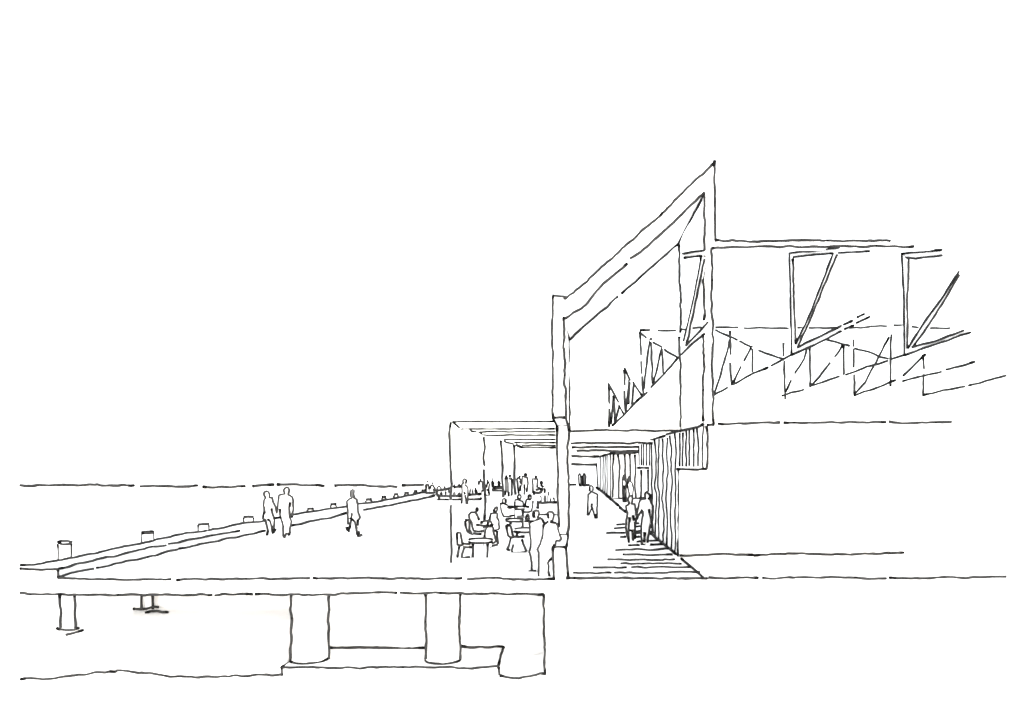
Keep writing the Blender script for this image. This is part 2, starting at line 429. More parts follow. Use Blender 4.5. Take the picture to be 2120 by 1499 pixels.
m.loft([P(x, y, D0) for x, y in ((1171.5, 618), (1480, 333), (1458, 400), (1171.5, 657))], [P(x, y, 22.4) for x, y in ((1173.1, 681), (1425, 448), (1405, 503), (1176, 703))])
m.inkpx([(1168, 619), (1190, 604), (1290, 512), (1371, 442)], D0, amp=1.0); m.inkpx([(1371, 442), (1400, 411), (1450, 364), (1480, 335)], D0, amp=1.0, ends=(1, 1))
m.inkpx([(1170, 661), (1210, 633), (1250, 586), (1299, 545)], D0, amp=1.0); m.inkpx([(1305, 537), (1350, 502), (1400, 455), (1458, 398)], D0, amp=1.0, ends=(.2, 1))
m.inkpx([(1179, 703), (1210, 675.5), (1281, 614)], 22.25, amp=.8); m.inkpx([(1286, 609), (1340, 561), (1380, 526), (1405, 503)], 22.25, amp=.8)
m.ink([P(1459, 400, D0 - .02), P(1441, 437, 19.4), P(1422, 466, 20.7), P(1406, 502, 22.2)], amp=.6, lift=1.5)
part('sloping_roof', m)
m = MB(); m.prism([(1458, 400), (1480, 333), (1480, 497), (1475, 512), (1477, 880), (1458, 878)], D0 - .003, D0 + .25)
m.inkpx([(1480, 334), (1480, 420), (1480.5, 497)], D0, amp=.8, ends=(1, .3)); m.inkpx([(1458, 402), (1459, 460), (1458, 519)], D0, amp=.8)
m.inkpx([(1459, 530), (1457, 580), (1458, 640), (1458, 664)], D0, amp=.8); m.inkpx([(1456, 690), (1457, 760), (1455, 820), (1457, 874)], D0, amp=1.0)
m.inkpx([(1474, 514), (1474, 600), (1476, 700), (1474.5, 790), (1478, 880)], D0, amp=1.1); m.inkpx([(1464, 880), (1479, 879)], D0, amp=.3, ends=(1, 1))
part('post', m)
m = MB(); m.inkpx([(1405.5, 502), (1407, 560), (1409, 640), (1407, 690)], 22.4, amp=1.0, ends=(1, .3)); m.inkpx([(1407, 696), (1408, 780), (1408, 850), (1409, 890)], 22.4, amp=1.0)
part('mullion', m)
m = MB(); m.prism([(1481, 498), (1890, 498), (1890, 512), (1476, 512)], D0 + .002, D0 + .3)
m.inkpx([(1480, 497.5), (1575, 500), (1640, 498), (1700, 497.5), (1790, 498.5), (1843, 498)], D0, amp=.9); m.inkpx([(1475, 513), (1560, 511), (1620, 510.5), (1720, 509.5), (1800, 510), (1892, 511)], D0, amp=.9)
part('eave_beam', m)
for x0, x1, y, d in ((1181, 1408, 891.5, 21.9), (1182, 1352, 917, 29), (1183, 1324, 926, 34), (1192, 1324, 933.5, 43), (1182, 1241, 944, 66), (1182, 1240, 961.5, 90)):
    m = MB(); m.prism([(x0, y), (x1, y), (x1, y - 150 / d), (x0, y - 150 / d)], d, d + .25)
    n = max(2, int((x1 - x0) / 25)); r = rng()
    m.inkpx([(x0 + (x1 - x0) * i / n, y + r.uniform(-.8, .8)) for i in range(n + 1)], d, amp=.7, ends=(.1, .6))
    part('ceiling_beam', m)

# --- lengthwise sawtooth trusses, each drawn out along its own vertical plane
ua = lambda a, b: (1120 + a / 2.4975, 300 + b / 2.4975)
ub = lambda a, b: (1440 + a / 3.1176, 460 + b / 3.1176)
def truss(X, members, bars, tr):
    root = MB(); first = members[0]
    root.inkX([tr(*p) for p in first[1]], X, amp=.5, w=.95)
    t = part('roof_truss', root)
    for nm, *runs in members[1:]:
        mm = MB()
        mm.runs(runs, lambda p: PX(*tr(*p), X), amp=.55, w=.95, ends=(.4, .4))
        part(nm, mm, PAINT, t)
    for nm, a, b, ins, ink2 in bars:             # white steel bars with an inked edge on each side
        mm = MB(); mm.plate([tr(*p) for p in a + b[::-1]], X + .01)
        for rr in (a, b): mm.inkX([tr(*p) for p in rr], X, amp=.5, w=.95, ends=(.4, .5))
        for rr in ink2: mm.inkX([tr(*p) for p in rr], X, amp=.4, w=.95)
        part(nm, mm, PAINT, t)
truss(3.28, [('', [(370, 1450), (430, 1395), (520, 1300)]),
             ('bottom_chord', [(515, 1310), (552, 1278)], [(573, 1250), (640, 1180)], [(640, 1180), (706, 1100)]),
             ('top_chord', [(513, 970), (550, 998)], [(580, 1022), (628, 1050)], [(640, 1060), (705, 1100)]),
             ('top_chord', [(432, 1158), (462, 1222)], [(478, 1228), (525, 1300)]), ('top_chord', [(350, 1235), (400, 1330)]),
             ('vertical_strut', [(513, 975), (517, 1090)], [(518, 1120), (523, 1190)], [(523, 1200), (530, 1298)]), ('vertical_strut', [(568, 1000), (572, 1100), (577, 1232)]), ('vertical_strut', [(625, 1050), (633, 1182)]),
             ('vertical_strut', [(432, 1160), (431, 1245)], [(431, 1275), (437, 1385)]), ('vertical_strut', [(458, 1215), (452, 1340)]), ('vertical_strut', [(352, 1240), (353, 1340)], [(352, 1365), (354, 1475)]), ('vertical_strut', [(375, 1300), (384, 1440)]),
             ('diagonal_strut', [(566, 1000), (545, 1150), (530, 1265)]), ('diagonal_strut', [(625, 1050), (600, 1160), (578, 1235)]), ('diagonal_strut', [(480, 1230), (470, 1340)]), ('diagonal_strut', [(458, 1215), (440, 1370)]),
             ('diagonal_strut', [(375, 1300), (362, 1440)]), ('diagonal_strut', [(405, 1350), (384, 1435)]), ('diagonal_strut', [(405, 1350), (430, 1395)])],
      [('front_tooth_beam', [(735, 563), (780, 553), (846, 546)], [(742, 583), (828, 574)], 0, []), ('front_tooth_brace', [(830, 578), (790, 790), (738, 1015)], [(846, 590), (800, 810), (752, 1035)], 0, []),
       ('front_tooth_chord', [(750, 1036), (800, 985), (862, 918)], [(725, 1086), (780, 1030), (844, 978)], 0, [])], ua)
truss(6.56, [('', [(620, 855), (490, 925)]),
             ('bottom_chord', [(118, 1115), (215, 1065)], [(235, 1048), (320, 1005), (372, 975), (465, 938)]), ('top_chord', [(130, 697), (225, 742), (280, 768)], [(290, 772), (365, 808)], [(413, 830), (565, 885)]),
             ('vertical_strut', [(222, 700), (226, 860)], [(225, 910), (235, 1045)]), ('vertical_strut', [(366, 800), (368, 967)]), ('diagonal_strut', [(222, 760), (170, 960), (120, 1115)]), ('diagonal_strut', [(362, 805), (315, 897)], [(298, 925), (238, 1045)])],
      [('front_tooth_post', [(605, 195), (612, 400), (620, 855)], [(630, 235), (636, 480), (645, 785)], 0, []), ('front_tooth_beam', [(605, 198), (760, 185), (925, 165)], [(630, 226), (760, 210), (886, 205)], 0, [[(925, 198), (1000, 195), (1040, 192)], [(1040, 193), (1122, 188)]]),
       ('front_tooth_brace', [(886, 206), (830, 360), (735, 600), (648, 785)], [(914, 210), (830, 410), (740, 630), (658, 805)], 0, []),
       ('front_tooth_chord', [(658, 806), (850, 715), (937, 672)], [(620, 856), (770, 790), (940, 705)], 0, [[(958, 662), (1012, 637)], [(1045, 612), (1090, 593)], [(963, 690), (1020, 665)], [(1040, 650), (1124, 610)]])], ub)
truss(9.84, [('', [(1260, 882), (1345, 857)]),
             ('bottom_chord', [(560, 1120), (705, 1078)], [(745, 1056), (932, 992)], [(970, 986), (1110, 932), (1238, 896)]), ('top_chord', [(822, 750), (900, 770), (998, 803)], [(1030, 815), (1110, 835), (1180, 865), (1242, 880)]),
             ('vertical_strut', [(565, 778), (565, 870)], [(570, 895), (572, 1020), (577, 1142)]), ('vertical_strut', [(738, 795), (742, 1068)]), ('vertical_strut', [(955, 790), (957, 985)]), ('diagonal_strut', [(725, 800), (700, 880), (640, 977)], [(618, 1018), (582, 1095)]), ('diagonal_strut', [(953, 790), (900, 870)], [(875, 900), (810, 985), (745, 1055)])],
      [('front_tooth_post', [(1330, 200), (1345, 500), (1347, 855)], [(1375, 235), (1368, 500), (1367, 815)], 0, []), ('front_tooth_beam', [(1330, 203), (1480, 192), (1590, 180)], [(1360, 230), (1420, 235), (1592, 216)], 0, []),
       ('front_tooth_brace', [(1370, 812), (1480, 640), (1600, 475), (1700, 318)], [(1400, 806), (1480, 700), (1590, 530), (1703, 345)], 0, []), ('front_tooth_chord', [(1400, 806), (1540, 768), (1730, 700)], [(1345, 858), (1550, 790), (1776, 710)], 0, [])], ub)
truss(13.12, [('', [(1026, 1115), (1150, 1075), (1290, 1022)]), ('bottom_chord', [(1340, 1025), (1480, 990), (1590, 963)], [(1620, 950), (1800, 904)]),
              ('vertical_strut', [(1018, 760), (1021, 942)], [(1024, 980), (1028, 1122)]), ('vertical_strut', [(1265, 722), (1255, 900), (1258, 1060)]), ('diagonal_strut', [(1245, 745), (1155, 920)], [(1150, 925), (1090, 1040), (1035, 1100)])], [], ub)
truss(16.4, [('', [(1470, 1118), (1600, 1085), (1735, 1062)]), ('bottom_chord', [(1765, 1053), (2004, 990)]), ('vertical_strut', [(1470, 855), (1474, 948)], [(1471, 980), (1470, 1118)]), ('diagonal_strut', [(1480, 855), (1400, 935), (1340, 990)])], [], ub)
m = MB()
segs = ([(1324, 684), (1347, 683)], [(1361, 684), (1400, 684.5)], [(1410, 682), (1425, 681.5)], [(1433, 680), (1455, 678)], [(1481, 678), (1530, 678)], [(1540, 679), (1590, 679), (1634, 680)], [(1646, 679), (1661, 679)], [(1674, 679), (1735, 678)],
            [(1757, 680), (1800, 677), (1838, 675)], [(1849, 674), (1870, 673.5)], [(1886, 677), (1902, 678)], [(1924, 679), (1966, 679)])
m.runs(segs, lambda p: P(*p, 34.2), amp=.6, w=.9, ends=(.6, .6))
part('ridge_purlin', m)

# ================================================================== SLATTED PAVILIONS
un = lambda a, b: (1180 + a / 7.067, 880 + b / 7.067)
XW = 3.4
top = lambda x: VY - (3.9 - H) / XW * (x - VX)
low = lambda x: VY - (2.76 - H) / XW * (x - VX)
dX = lambda x: F * XW / (x - VX)
pav = thing('slatted_pavilion', (XW, 22.4, 0), 'near low pavilion with a wavy slatted side wall and a blank white front', 'pavilion', 'slatted pavilions beside the passage')
def slats(m, us, y0, y1, wob=2.0, w=.74):
    for a in us:
        x = 1180 + a / 7.067
        m.inkX([(x + .0, y0(x) + 3), (x, (y0(x) + y1(x)) / 2), (x, y1(x))], XW - .004, amp=wob * .62, wl=34, w=w, ends=(.9, .2), side=XW)
m = MB(); m.box(XW, XW + .15, 22.42, 31, .004, 3.9)
slats(m, (1200, 1255, 1300, 1362, 1420, 1480, 1540), top, lambda x: fl(x) - 3)
m.inkX([(1405, 972), (1406, 1040), (1404, 1100), (1405, 1154)], XW - .004, amp=.9, ends=(1, .6))
m.inkX([(1329, 916), (1345, 912), (1378, 901)], XW - .004, amp=.7, ends=(1, 1)); m.inkX([(1380, 899), (1405, 892)], XW - .004, amp=.7)
m.build('side_wall', TIMBER, pav)
m = MB(); m.box(XW, XW + .15, D0 + .28, 22.41, 2.76, 3.9)
slats(m, (1605, 1650, 1697, 1750, 1810, 1872, 1945), top, lambda x: low(x) - 4, 1.6)
m.inkX([(1405, 892), (1430, 888), (1445, 884), (1457.5, 877)], XW - .004, amp=.6, ends=(.5, .9)); m.inkX([(1402, 971), (1425, 971.5), (1445, 972), (1463, 970)], XW - .004, amp=.7, ends=(.4, 1))
m.inkX([(1464, 882), (1465, 920), (1464, 970)], XW - .004, amp=.9, ends=(1, .6))
m.build('front_fascia', TIMBER, pav)
m = MB(); m.box(XW, XW + .15, 31.004, 35.9, 2.76, 3.9)
slats(m, (1012, 1045, 1080, 1120, 1165), top, lambda x: low(x) - 3, .7, .58)
m.inkX([(1322, 917), (1330, 916), (1340, 914)], XW - .004, amp=.4, dark=True); m.inkX([(1321, 968.5), (1343, 969)], XW - .004, amp=.4, ends=(1, 1))
m.build('rear_fascia', TIMBER, pav)
m = MB(); m.box(XW + .153, 14, 22.38, 22.6, .004, 3.895)
for seg in ([(1408, 1151), (1440, 1149.5), (1480, 1147), (1560, 1149)], [(1560, 1149), (1660, 1145.5), (1760, 1148), (1843, 1145)], [(1838, 1145), (1872, 1144)]): m.inkpx(seg, 22.36, amp=.7)
m.build('front_wall', PAINT, pav)
m = MB(); m.box(XW + .26, 14, D0 + .004, 31, 3.905, 4.05)
for seg in ([(1487, 878.5), (1550, 876), (1615, 874)], [(1622, 875), (1740, 874), (1835, 874)], [(1841, 874), (1900, 876), (1970, 873.5)]): m.inkpx(seg, D0, amp=.7, ends=(.6, .6))
m.build('roof_slab', PAINT, pav)

pav2 = thing('slatted_pavilion', (XW, 60.5, 0), 'far slatted pavilion at the back of the passage behind the dark couple', 'pavilion', 'slatted pavilions beside the passage')
m = MB(); m.box(XW, XW + .15, 60.52, 96, .004, 3.9)
slats(m, (445, 485, 515, 545, 590), top, lambda x: fl(x) - 1, .6, .52)
m.inkX([(1236.5, 964), (1237.5, 985), (1239, 1006)], XW - .004, amp=.7, ends=(1, .2))
m.inkX([(1237, 945), (1246, 944.5), (1252, 942)], XW - .004, amp=.4, ends=(1, 1)); m.inkX([(1252, 942), (1268, 938)], XW - .004, amp=.4)
m.build('side_wall', TIMBER, pav2)
m = MB(); m.box(XW + .002, 11, 60.3, 60.5, .004, 3.9)
for a, b in ((630, 1070), (715, 1085), (800, 1080), (880, 1080), (955, 1080), (1045, 1060), (1143, 1000)):
    x = 1180 + a / 7.067; t = 940 if a < 1000 else 973
    if a == 1143:
        m.inkpx([(x, 972), (x + .5, 1000), (x + 1.5, 1018)], 60.25, amp=.9, w=.95, ends=(1, .1)); continue
    m.inkpx([(x, t), (x + .5, 985), (x - .3, 880 + b / 7.067)], 60.25, amp=.9, wl=34, w=.75, ends=(1, .2))
m.inkpx([(1268, 939), (1290, 938)], 60.25, amp=.4, ends=(1, 1)); m.inkpx([(1284, 938.5), (1310, 937), (1322, 936)], 60.25, amp=.5, ends=(.2, 1))
m.inkpx([(1265, 1034.5), (1280, 1033.5), (1288, 1032)], 60.25, amp=.4, ends=(.6, 1)); m.inkpx([(1309, 1033), (1326, 1032)], 60.25, amp=.4, ends=(.3, 1)); m.inkpx([(1326, 1032.5), (1336, 1031)], 60.25, amp=.3)
m.build('front_wall', TIMBER, pav2)

# ================================================================== PERGOLA
XP = -3.49
perg = thing('pergola', (XP, 21.2, 0), 'light flat pergola of thin posts and rafters over the cafe tables', 'pergola')
posts = [(933, 873.5, 1166, [(933, 874), (930, 905), (933, 960), (935, 1000), (933, 1036)], [(934, 1046), (933, 1090), (934, 1130), (933.5, 1166)]),
         (1002, 904, 1108, [(1002, 905), (1003, 925), (1001, 950), (1002.5, 966)], [(1002, 971), (1003, 1000), (1004, 1040), (1003, 1078)]),
         (1038.5, 911, 1077, [(1038, 911), (1040, 950), (1040, 990), (1041.5, 1030)], []), (1065, 918, 1056, [(1064, 918), (1066, 950), (1065, 1000), (1066.5, 1025)], [])]
for x, yt, yb, a, b in posts:
    m = MB(); d = -F * XP / (VX - x)
    m.runs([a, b] if b else [a], lambda p: P(*p, d), amp=.6, ends=(1, .3))
    m.build('post', PAINT, perg)
for x0, y0, d in ((936, 873, 21.4), (953, 888, 25.2), (976, 894, 27.8), (1000, 901, 31), (1038, 910, 36.6), (1064, 916.5, 41), (1080, 922, 46.5), (1080, 926.5, 53)):
    m = MB(); r = rng(); n = 7
    x1 = 1150
    m.inkpx([(x0 + (x1 - x0) * i / n, y0 + r.uniform(-.4, .4)) for i in range(n + 1)], d, amp=.32, w=.72, ends=(.2, .8))
    m.build('rafter', PAINT, perg)
m = MB()
segs = ([(939, 876, 21.6), (952, 887, 25.2)], [(971, 886, 25.2), (976, 893, 27.8), (982, 894, 27.8)], [(992, 894, 27.8), (998, 900, 31)], [(1041, 911, 36.6), (1048, 916, 39.5), (1063, 919, 41)], [(1066, 919, 41), (1073, 923, 46.5), (1082, 926, 53)])
m.runs(segs, lambda p: P(*p), amp=.4, w=.95, ends=(.4, .4))
m.build('edge_beam', PAINT, perg)

# ================================================================== FURNITURE
def table(label, cx, cy, rw, d, legs, group='round cafe tables', ring=True, th=.045, rdepth=None, base=None):
    z = H - (cy - VY) * d / F; R = rw * d / F; X = (cx - VX) * d / F
    t = thing('cafe_table', (X, d, 0), label, 'table', group)
    m = MB(TIMBER); m.lathe(X, d, [(R, z - th), (R, z)])
    if ring:
        m.ink([Vector((X + R * math.cos(a), d + R * math.sin(a), z)) for a in [t_ * math.pi / 12 for t_ in range(13)]], amp=.2, w=.9, step=2, plane=z)
        m.ink([Vector((X + R * math.cos(a), d + R * math.sin(a) - .01, z - th)) for a in [math.pi + t_ * math.pi / 12 for t_ in range(13)]], amp=.4, w=.95, step=3)
    m.build('tabletop', TIMBER, t)
    zt = z - th
    for lx, ly in legs:
        m = MB(); y0 = VY - F * (zt - H) / d
        m.inkpx([(lx, y0 + 2), (lx + .4, (y0 + ly) / 2), (lx - .2, ly)], d, amp=.5, ends=(1, .3))
        m.build('leg', PAINT, t)
    if base:
        m = MB(); m.lathe(X, d, [(base * d / F, .08), (base * d / F, .2)], m=3)
        m.build('foot', PAINT, t)
    return t
c1 = lambda a, b: (930 + a / 11.99, 1040 + b / 11.99)
c2 = lambda a, b: (1030 + a / 10.708, 1010 + b / 10.708)
c3 = lambda a, b: (870 + a / 15.14, 975 + b / 15.14)
c4 = lambda a, b: (1000 + a / 13.25, 965 + b / 13.25)
tf = lambda tr, pts: [tr(*p) for p in pts]
table('round cafe table nearest the viewer beside the empty chair', 995, 1117, 24, 22.4, [(978.8, 1154), (1009, 1154)], th=.07)
table('small table between the hunched sitter and the sitter facing him', 998, 1087, 12, 25.3, [(1000, 1131)])
table('round table in the middle group of three seated people', 1078, 1049.5, 16.5, 38, [(1063.5, 1072), (1082.5, 1067)], base=8, th=.09)
table('narrow round table left of the bent sitter, behind the second empty chair', 1065, 1075, 17.5, 28.5, [(1057, 1112), (1082.5, 1092)], th=.07)
table('round table partly hidden by the standing man on the left of the front pair', 1088, 1094.8, 22, 23.6, [(1070, 1110)], th=.085)

def chair(label, d, back, seat, legs, half=.2, strokes_back=None, strokes_seat=None):
    bx = back[0]
    t = thing('cafe_chair', (P(bx[0], bx[1], d).x, d, 0), label, 'chair', 'cafe chairs')
    m = MB(TIMBER); m.prism(back, d - half, d + half)
    for s_ in (strokes_back or [back + [back[0]]]): m.inkpx(s_, d - half, amp=.4, w=.95)
    m.build('backrest', TIMBER, t)
    m = MB(TIMBER); m.prism(seat, d - half, d + half)
    for s_ in (strokes_seat or [seat + [seat[0]]]): m.inkpx(s_, d - half, amp=.4, w=.95)
    m.build('seat', TIMBER, t)
    for lg in legs:
        m = MB(); m.inkpx(lg, d - half, amp=.4, w=.95, ends=(.7, .4)); m.build('leg', PAINT, t)
    return t
chair('empty chair beside the nearest round table', 22.5, tf(c1, [(190, 745), (280, 760), (300, 900), (325, 1075), (230, 1075), (205, 1050), (205, 900)]), tf(c1, [(325, 1020), (540, 1035), (560, 1118), (340, 1110)]),
      [tf(c1, [(248, 1105), (225, 1250), (200, 1372)]), tf(c1, [(365, 1140), (320, 1280), (310, 1365), (335, 1392), (430, 1378), (520, 1362)])], strokes_seat=[tf(c1, [(320, 1022), (420, 1028), (530, 1038)]), tf(c1, [(340, 1108), (450, 1118), (560, 1118)])])
chair('curved-back chair under the hunched sitter', 25.2, tf(c1, [(385, 445), (480, 445), (500, 540), (505, 680), (560, 770), (590, 795), (510, 760), (450, 710), (410, 590)]), tf(c1, [(590, 770), (800, 785), (800, 810), (590, 800)]),
      [tf(c1, [(600, 800), (598, 1000), (600, 1100)])][:0], strokes_seat=[tf(c1, [(590, 770), (700, 790), (805, 785)])])
chair('chair of the right-hand sitter at the nearest table group, low sled frame', 24.6, tf(c1, [(1165, 720), (1200, 720), (1215, 1050), (1185, 1040)]), tf(c1, [(1010, 1085), (1215, 1050), (1205, 1010), (1030, 1050)]),
      [tf(c1, [(1205, 1050), (1200, 1075)])][:0], strokes_back=[tf(c1, [(1190, 710), (1195, 850), (1215, 1040)])], strokes_seat=[tf(c1, [(1215, 1050), (1120, 1075), (1000, 1095)])])
chair('second empty chair with splayed legs before the narrow table', 23.9, tf(c2, [(195, 822), (285, 832), (305, 890), (335, 1040), (362, 1088), (300, 1100), (240, 1060), (210, 920)]), tf(c2, [(330, 1075), (605, 1070), (605, 1095), (330, 1095)]),
      [tf(c2, [(302, 1105), (260, 1250), (220, 1365), (285, 1390)]), tf(c2, [(352, 1255), (312, 1395), (345, 1440), (500, 1437), (640, 1418)]), tf(c2, [(545, 1135), (575, 1260), (650, 1420)])], strokes_seat=[tf(c2, [(350, 1085), (470, 1090), (605, 1080)])])

# bar counter near the column, with its bottles
cnt = thing('bar_counter', (-1.2, 41, 0), 'plain low counter against the column behind the front pair', 'counter')
m = MB(TIMBER); m.box(P(1111, 0, 41).x, P(1156, 0, 41).x, 41, 41.5, .004, H - (1040 - VY) * 41 / F)
m.inkpx(tf(c2, [(868, 308), (1000, 335), (1150, 322), (1330, 318)]), 40.98, amp=.4); m.inkpx(tf(c2, [(890, 320), (892, 390), (886, 462)]), 40.98, amp=.4, ends=(.2, 1))
m.inkpx([(1117, 1066.5), (1134, 1066)], 40.98, amp=.3, ends=(.2, 1)); m.inkpx([(1146, 1067), (1158, 1068.5)], 40.98, amp=.3, ends=(1, 1))
m.build('counter_body', TIMBER, cnt)
def blob(name, px, d, label, cat, mi, group=None, strokes=None, k=.9):
    m = MB(CLOTH); hf = m.inflate(px, d, k=k, cap=.3, m=mi)
    for s_ in strokes or []: m.inkpx(s_, d, amp=.2, dark=(mi == 2), depth=hf)
    c = P(sum(p[0] for p in px) / len(px), max(p[1] for p in px), d)
    return tag(m.build(name, CLOTH, loc=c, smooth=True), label, cat, group)
blob('bottle', tf(c4, [(1545, 810), (1575, 800), (1610, 840), (1615, 960), (1610, 1010), (1560, 1010), (1540, 960), (1580, 930), (1580, 870)]), 41.2, 'black curved bottle at the left end of the bar counter', 'bottle', 2, 'bottles on the bar counter')
blob('vase', tf(c4, [(1700, 780), (1735, 820), (1745, 900), (1735, 1000), (1670, 1000), (1650, 900), (1665, 820)]), 41.2, 'grey oval vase on the bar counter', 'vase', 3)
blob('bottle', tf(c4, [(1780, 700), (1805, 690), (1825, 730), (1820, 790), (1785, 830), (1775, 1000), (1755, 1000), (1760, 830), (1780, 770)]), 41.25, 'tall leaning dark bottle just right of the grey vase', 'bottle', 2, 'bottles on the bar counter')
blob('bottle', tf(c4, [(1830, 850), (1850, 840), (1860, 890), (1880, 920), (1875, 995), (1825, 995)]), 41.2, 'small grey bottle between the leaning bottle and the dark flask', 'bottle', 1, 'bottles on the bar counter')
blob('bottle', tf(c4, [(1915, 860), (1950, 850), (1975, 890), (1975, 990), (1930, 990), (1935, 930), (1905, 900)]), 41.2, 'short dark flask at the right end of the bar counter', 'bottle', 1, 'bottles on the bar counter')

# long bench on the terrace and the sofa behind it
bn = thing('bench', (-9, 58, 0), 'long backed bench in front of the pergola posts with a row of small seated figures', 'bench', 'terrace benches')
zt = lambda y, d: H - (y - VY) * d / F
m = MB(TIMBER); m.box(P(904, 0, 58).x, P(996, 0, 58).x, 58, 58.6, .33, zt(1026, 58))
for sg in (tf(c3, [(505, 760), (600, 775), (800, 785), (960, 790)]), tf(c3, [(980, 780), (1130, 785), (1285, 785)]), tf(c3, [(1490, 745), (1700, 745), (1930, 715)])): m.inkpx(sg, 57.97, amp=.4, ends=(.4, .6))
m.build('seat', TIMBER, bn)
m = MB(TIMBER); m.loft([P(x, y, 58.65) for x, y in ((904, 1015), (996, 1003.5), (996, 1030), (904, 1030))], [P(x, y, 58.8) for x, y in ((904, 1015), (996, 1003.5), (996, 1030), (904, 1030))])
for sg in (tf(c3, [(400, 590), (500, 612), (640, 600), (780, 570), (965, 530)]), tf(c3, [(1040, 515), (1180, 495), (1300, 480)]), tf(c3, [(510, 610), (520, 690), (505, 760)])): m.inkpx(sg, 58.62, amp=.3, ends=(.3, .6))
m.build('backrest', TIMBER, bn)
m = MB(TIMBER); m.box(P(908, 0, 58).x, P(996, 0, 58).x, 58.1, 58.5, .004, .33)
for sg in (tf(c3, [(505, 930), (640, 910), (780, 912), (910, 922)]), tf(c3, [(1005, 912), (1150, 905), (1285, 905)]), tf(c3, [(1500, 890), (1700, 895), (1890, 880), (1925, 830)]), tf(c3, [(592, 795), (585, 915)])): m.inkpx(sg, 58.08, amp=.3, ends=(.4, .9))
m.build('base', TIMBER, bn)
sf = thing('bench', (P(1030, 0, 77).x, 77, 0), 'short dark-topped bench between two pergola posts under two dark sitters', 'bench', 'terrace benches')
m = MB(TIMBER); m.prism(tf(c4, [(258, 560), (545, 560), (545, 600), (300, 610), (250, 590)]), 77, 77.8, m=3)
m.inkpx(tf(c4, [(250, 585), (330, 555), (450, 570), (545, 562)]), 76.97, amp=.2, dark=True, w=.8); m.inkpx(tf(c4, [(260, 590), (350, 605), (540, 595)]), 76.97, amp=.2, w=.9)
m.build('seat', TIMBER, sf)
m = MB(TIMBER); m.prism(tf(c4, [(285, 612), (535, 606), (535, 700), (275, 675)]), 77.05, 77.7)
m.inkpx(tf(c4, [(270, 610), (272, 670), (400, 690), (545, 705)]), 77.0, amp=.2, w=.95, ends=(.3, 1))
m.build('base', TIMBER, sf)

# ================================================================== PEOPLE
def person(label, tr, outline, strokes=None, d=None, hair=None, group=None, body=0, k=.8, yb=None, dz=0, w=.95, cap=.17, amp=.35, marks=(), darkmarks=()):
    px = tf(tr, outline)
    base = yb or max(p[1] for p in px)
    d = d or floor_d(base, dz)
    if d > 33: w *= .8
    m = MB(CLOTH); hf = m.inflate(px, d, k=k, cap=cap, m=body)
    for s_ in ([outline + [outline[0]]] if strokes is None else strokes): m.inkpx(tf(tr, s_), d, amp=amp, w=w, depth=hf, lift=.4, ends=(.3, .3), wl=14)
    for s_ in marks: m.inkpx(tf(tr, s_), d, amp=amp, w=w, depth=hf, lift=.6, ends=(.6, .3), wl=14)
    for s_ in darkmarks: m.inkpx(tf(tr, s_), d, amp=.2, w=w * 1.1, depth=hf, lift=.6, dark=True)
    c = P(sum(p[0] for p in px) / len(px), base, d)
    o = tag(m.build('person', CLOTH, loc=c, smooth=True), label, 'person', group)
    if hair:
        hp, mi, *ks = hair
        hx = [tr(*p)[0] for p in hp]
        if max(hx) - min(hx) < 7:
            qx = sum(p[0] for p in hp) / len(hp); qy = sum(p[1] for p in hp) / len(hp); hp = [(qx + (p[0] - qx) * 1.35, qy + (p[1] - qy) * 1.3) for p in hp]
        hm = MB(CLOTH); hm.inflate(tf(tr, hp), d - .06, k=1.0, cap=.2, m=mi)
        hm.build('hair', CLOTH, o, smooth=True)
    return o
def oval(cx, cy, rx, ry, n=12, rot=0):
    return [(cx + rx * math.cos(t) * math.cos(rot) - ry * math.sin(t) * math.sin(rot), cy + rx * math.cos(t) * math.sin(rot) + ry * math.sin(t) * math.cos(rot)) for t in [2 * math.pi * i / n for i in range(n)]]

t8 = lambda a, b: (530 + a / 9.217, 1000 + b / 9.217)
t6 = lambda a, b: (1255 + a / 7.1375, 970 + b / 7.1375)
t5 = lambda a, b: (1140 + a / 4.164, 860 + b / 4.164)
tF = lambda a, b: (1080 + a / 8.818, 1040 + b / 8.818)

W1 = [(190, 290), (165, 245), (150, 200), (165, 165), (205, 152), (245, 170), (258, 215), (250, 285), (305, 287), (325, 365), (370, 450), (402, 580), (350, 660), (352, 720), (345, 800), (340, 870), (378, 882), (320, 962), (302, 850), (280, 760), (262, 715), (222, 692), (190, 705), (212, 800), (236, 930), (208, 1002), (190, 985), (207, 900), (195, 800), (170, 700), (128, 675), (165, 585), (158, 500), (150, 400), (152, 325)]
person('person in a slim dress holding hands, left of the couple on the quay', t8, W1,
       [W1[:11] + [(400, 580)], [(190, 292), (155, 325), (150, 400), (160, 520), (172, 585)], [(160, 540), (128, 675), (172, 700), (200, 800), (230, 925)], [(295, 475), (305, 560), (335, 645), (350, 710), (345, 800), (335, 870)], [(220, 688), (262, 712), (280, 760), (302, 850), (318, 960), (350, 910), (378, 880)]],
       darkmarks=[[(296, 478), (298, 530)], [(222, 690), (258, 710)], [(225, 925), (208, 1000)], [(330, 880), (322, 945)]])
M1 = [(545, 215), (530, 150), (550, 105), (595, 80), (622, 98), (630, 150), (617, 225), (690, 272), (706, 340), (714, 450), (708, 520), (688, 655), (652, 660), (672, 738), (662, 800), (645, 900), (652, 970), (632, 1005), (613, 968), (580, 965), (540, 1052), (520, 1000), (520, 860), (514, 770), (480, 680), (440, 625), (402, 585), (418, 420), (440, 235)]
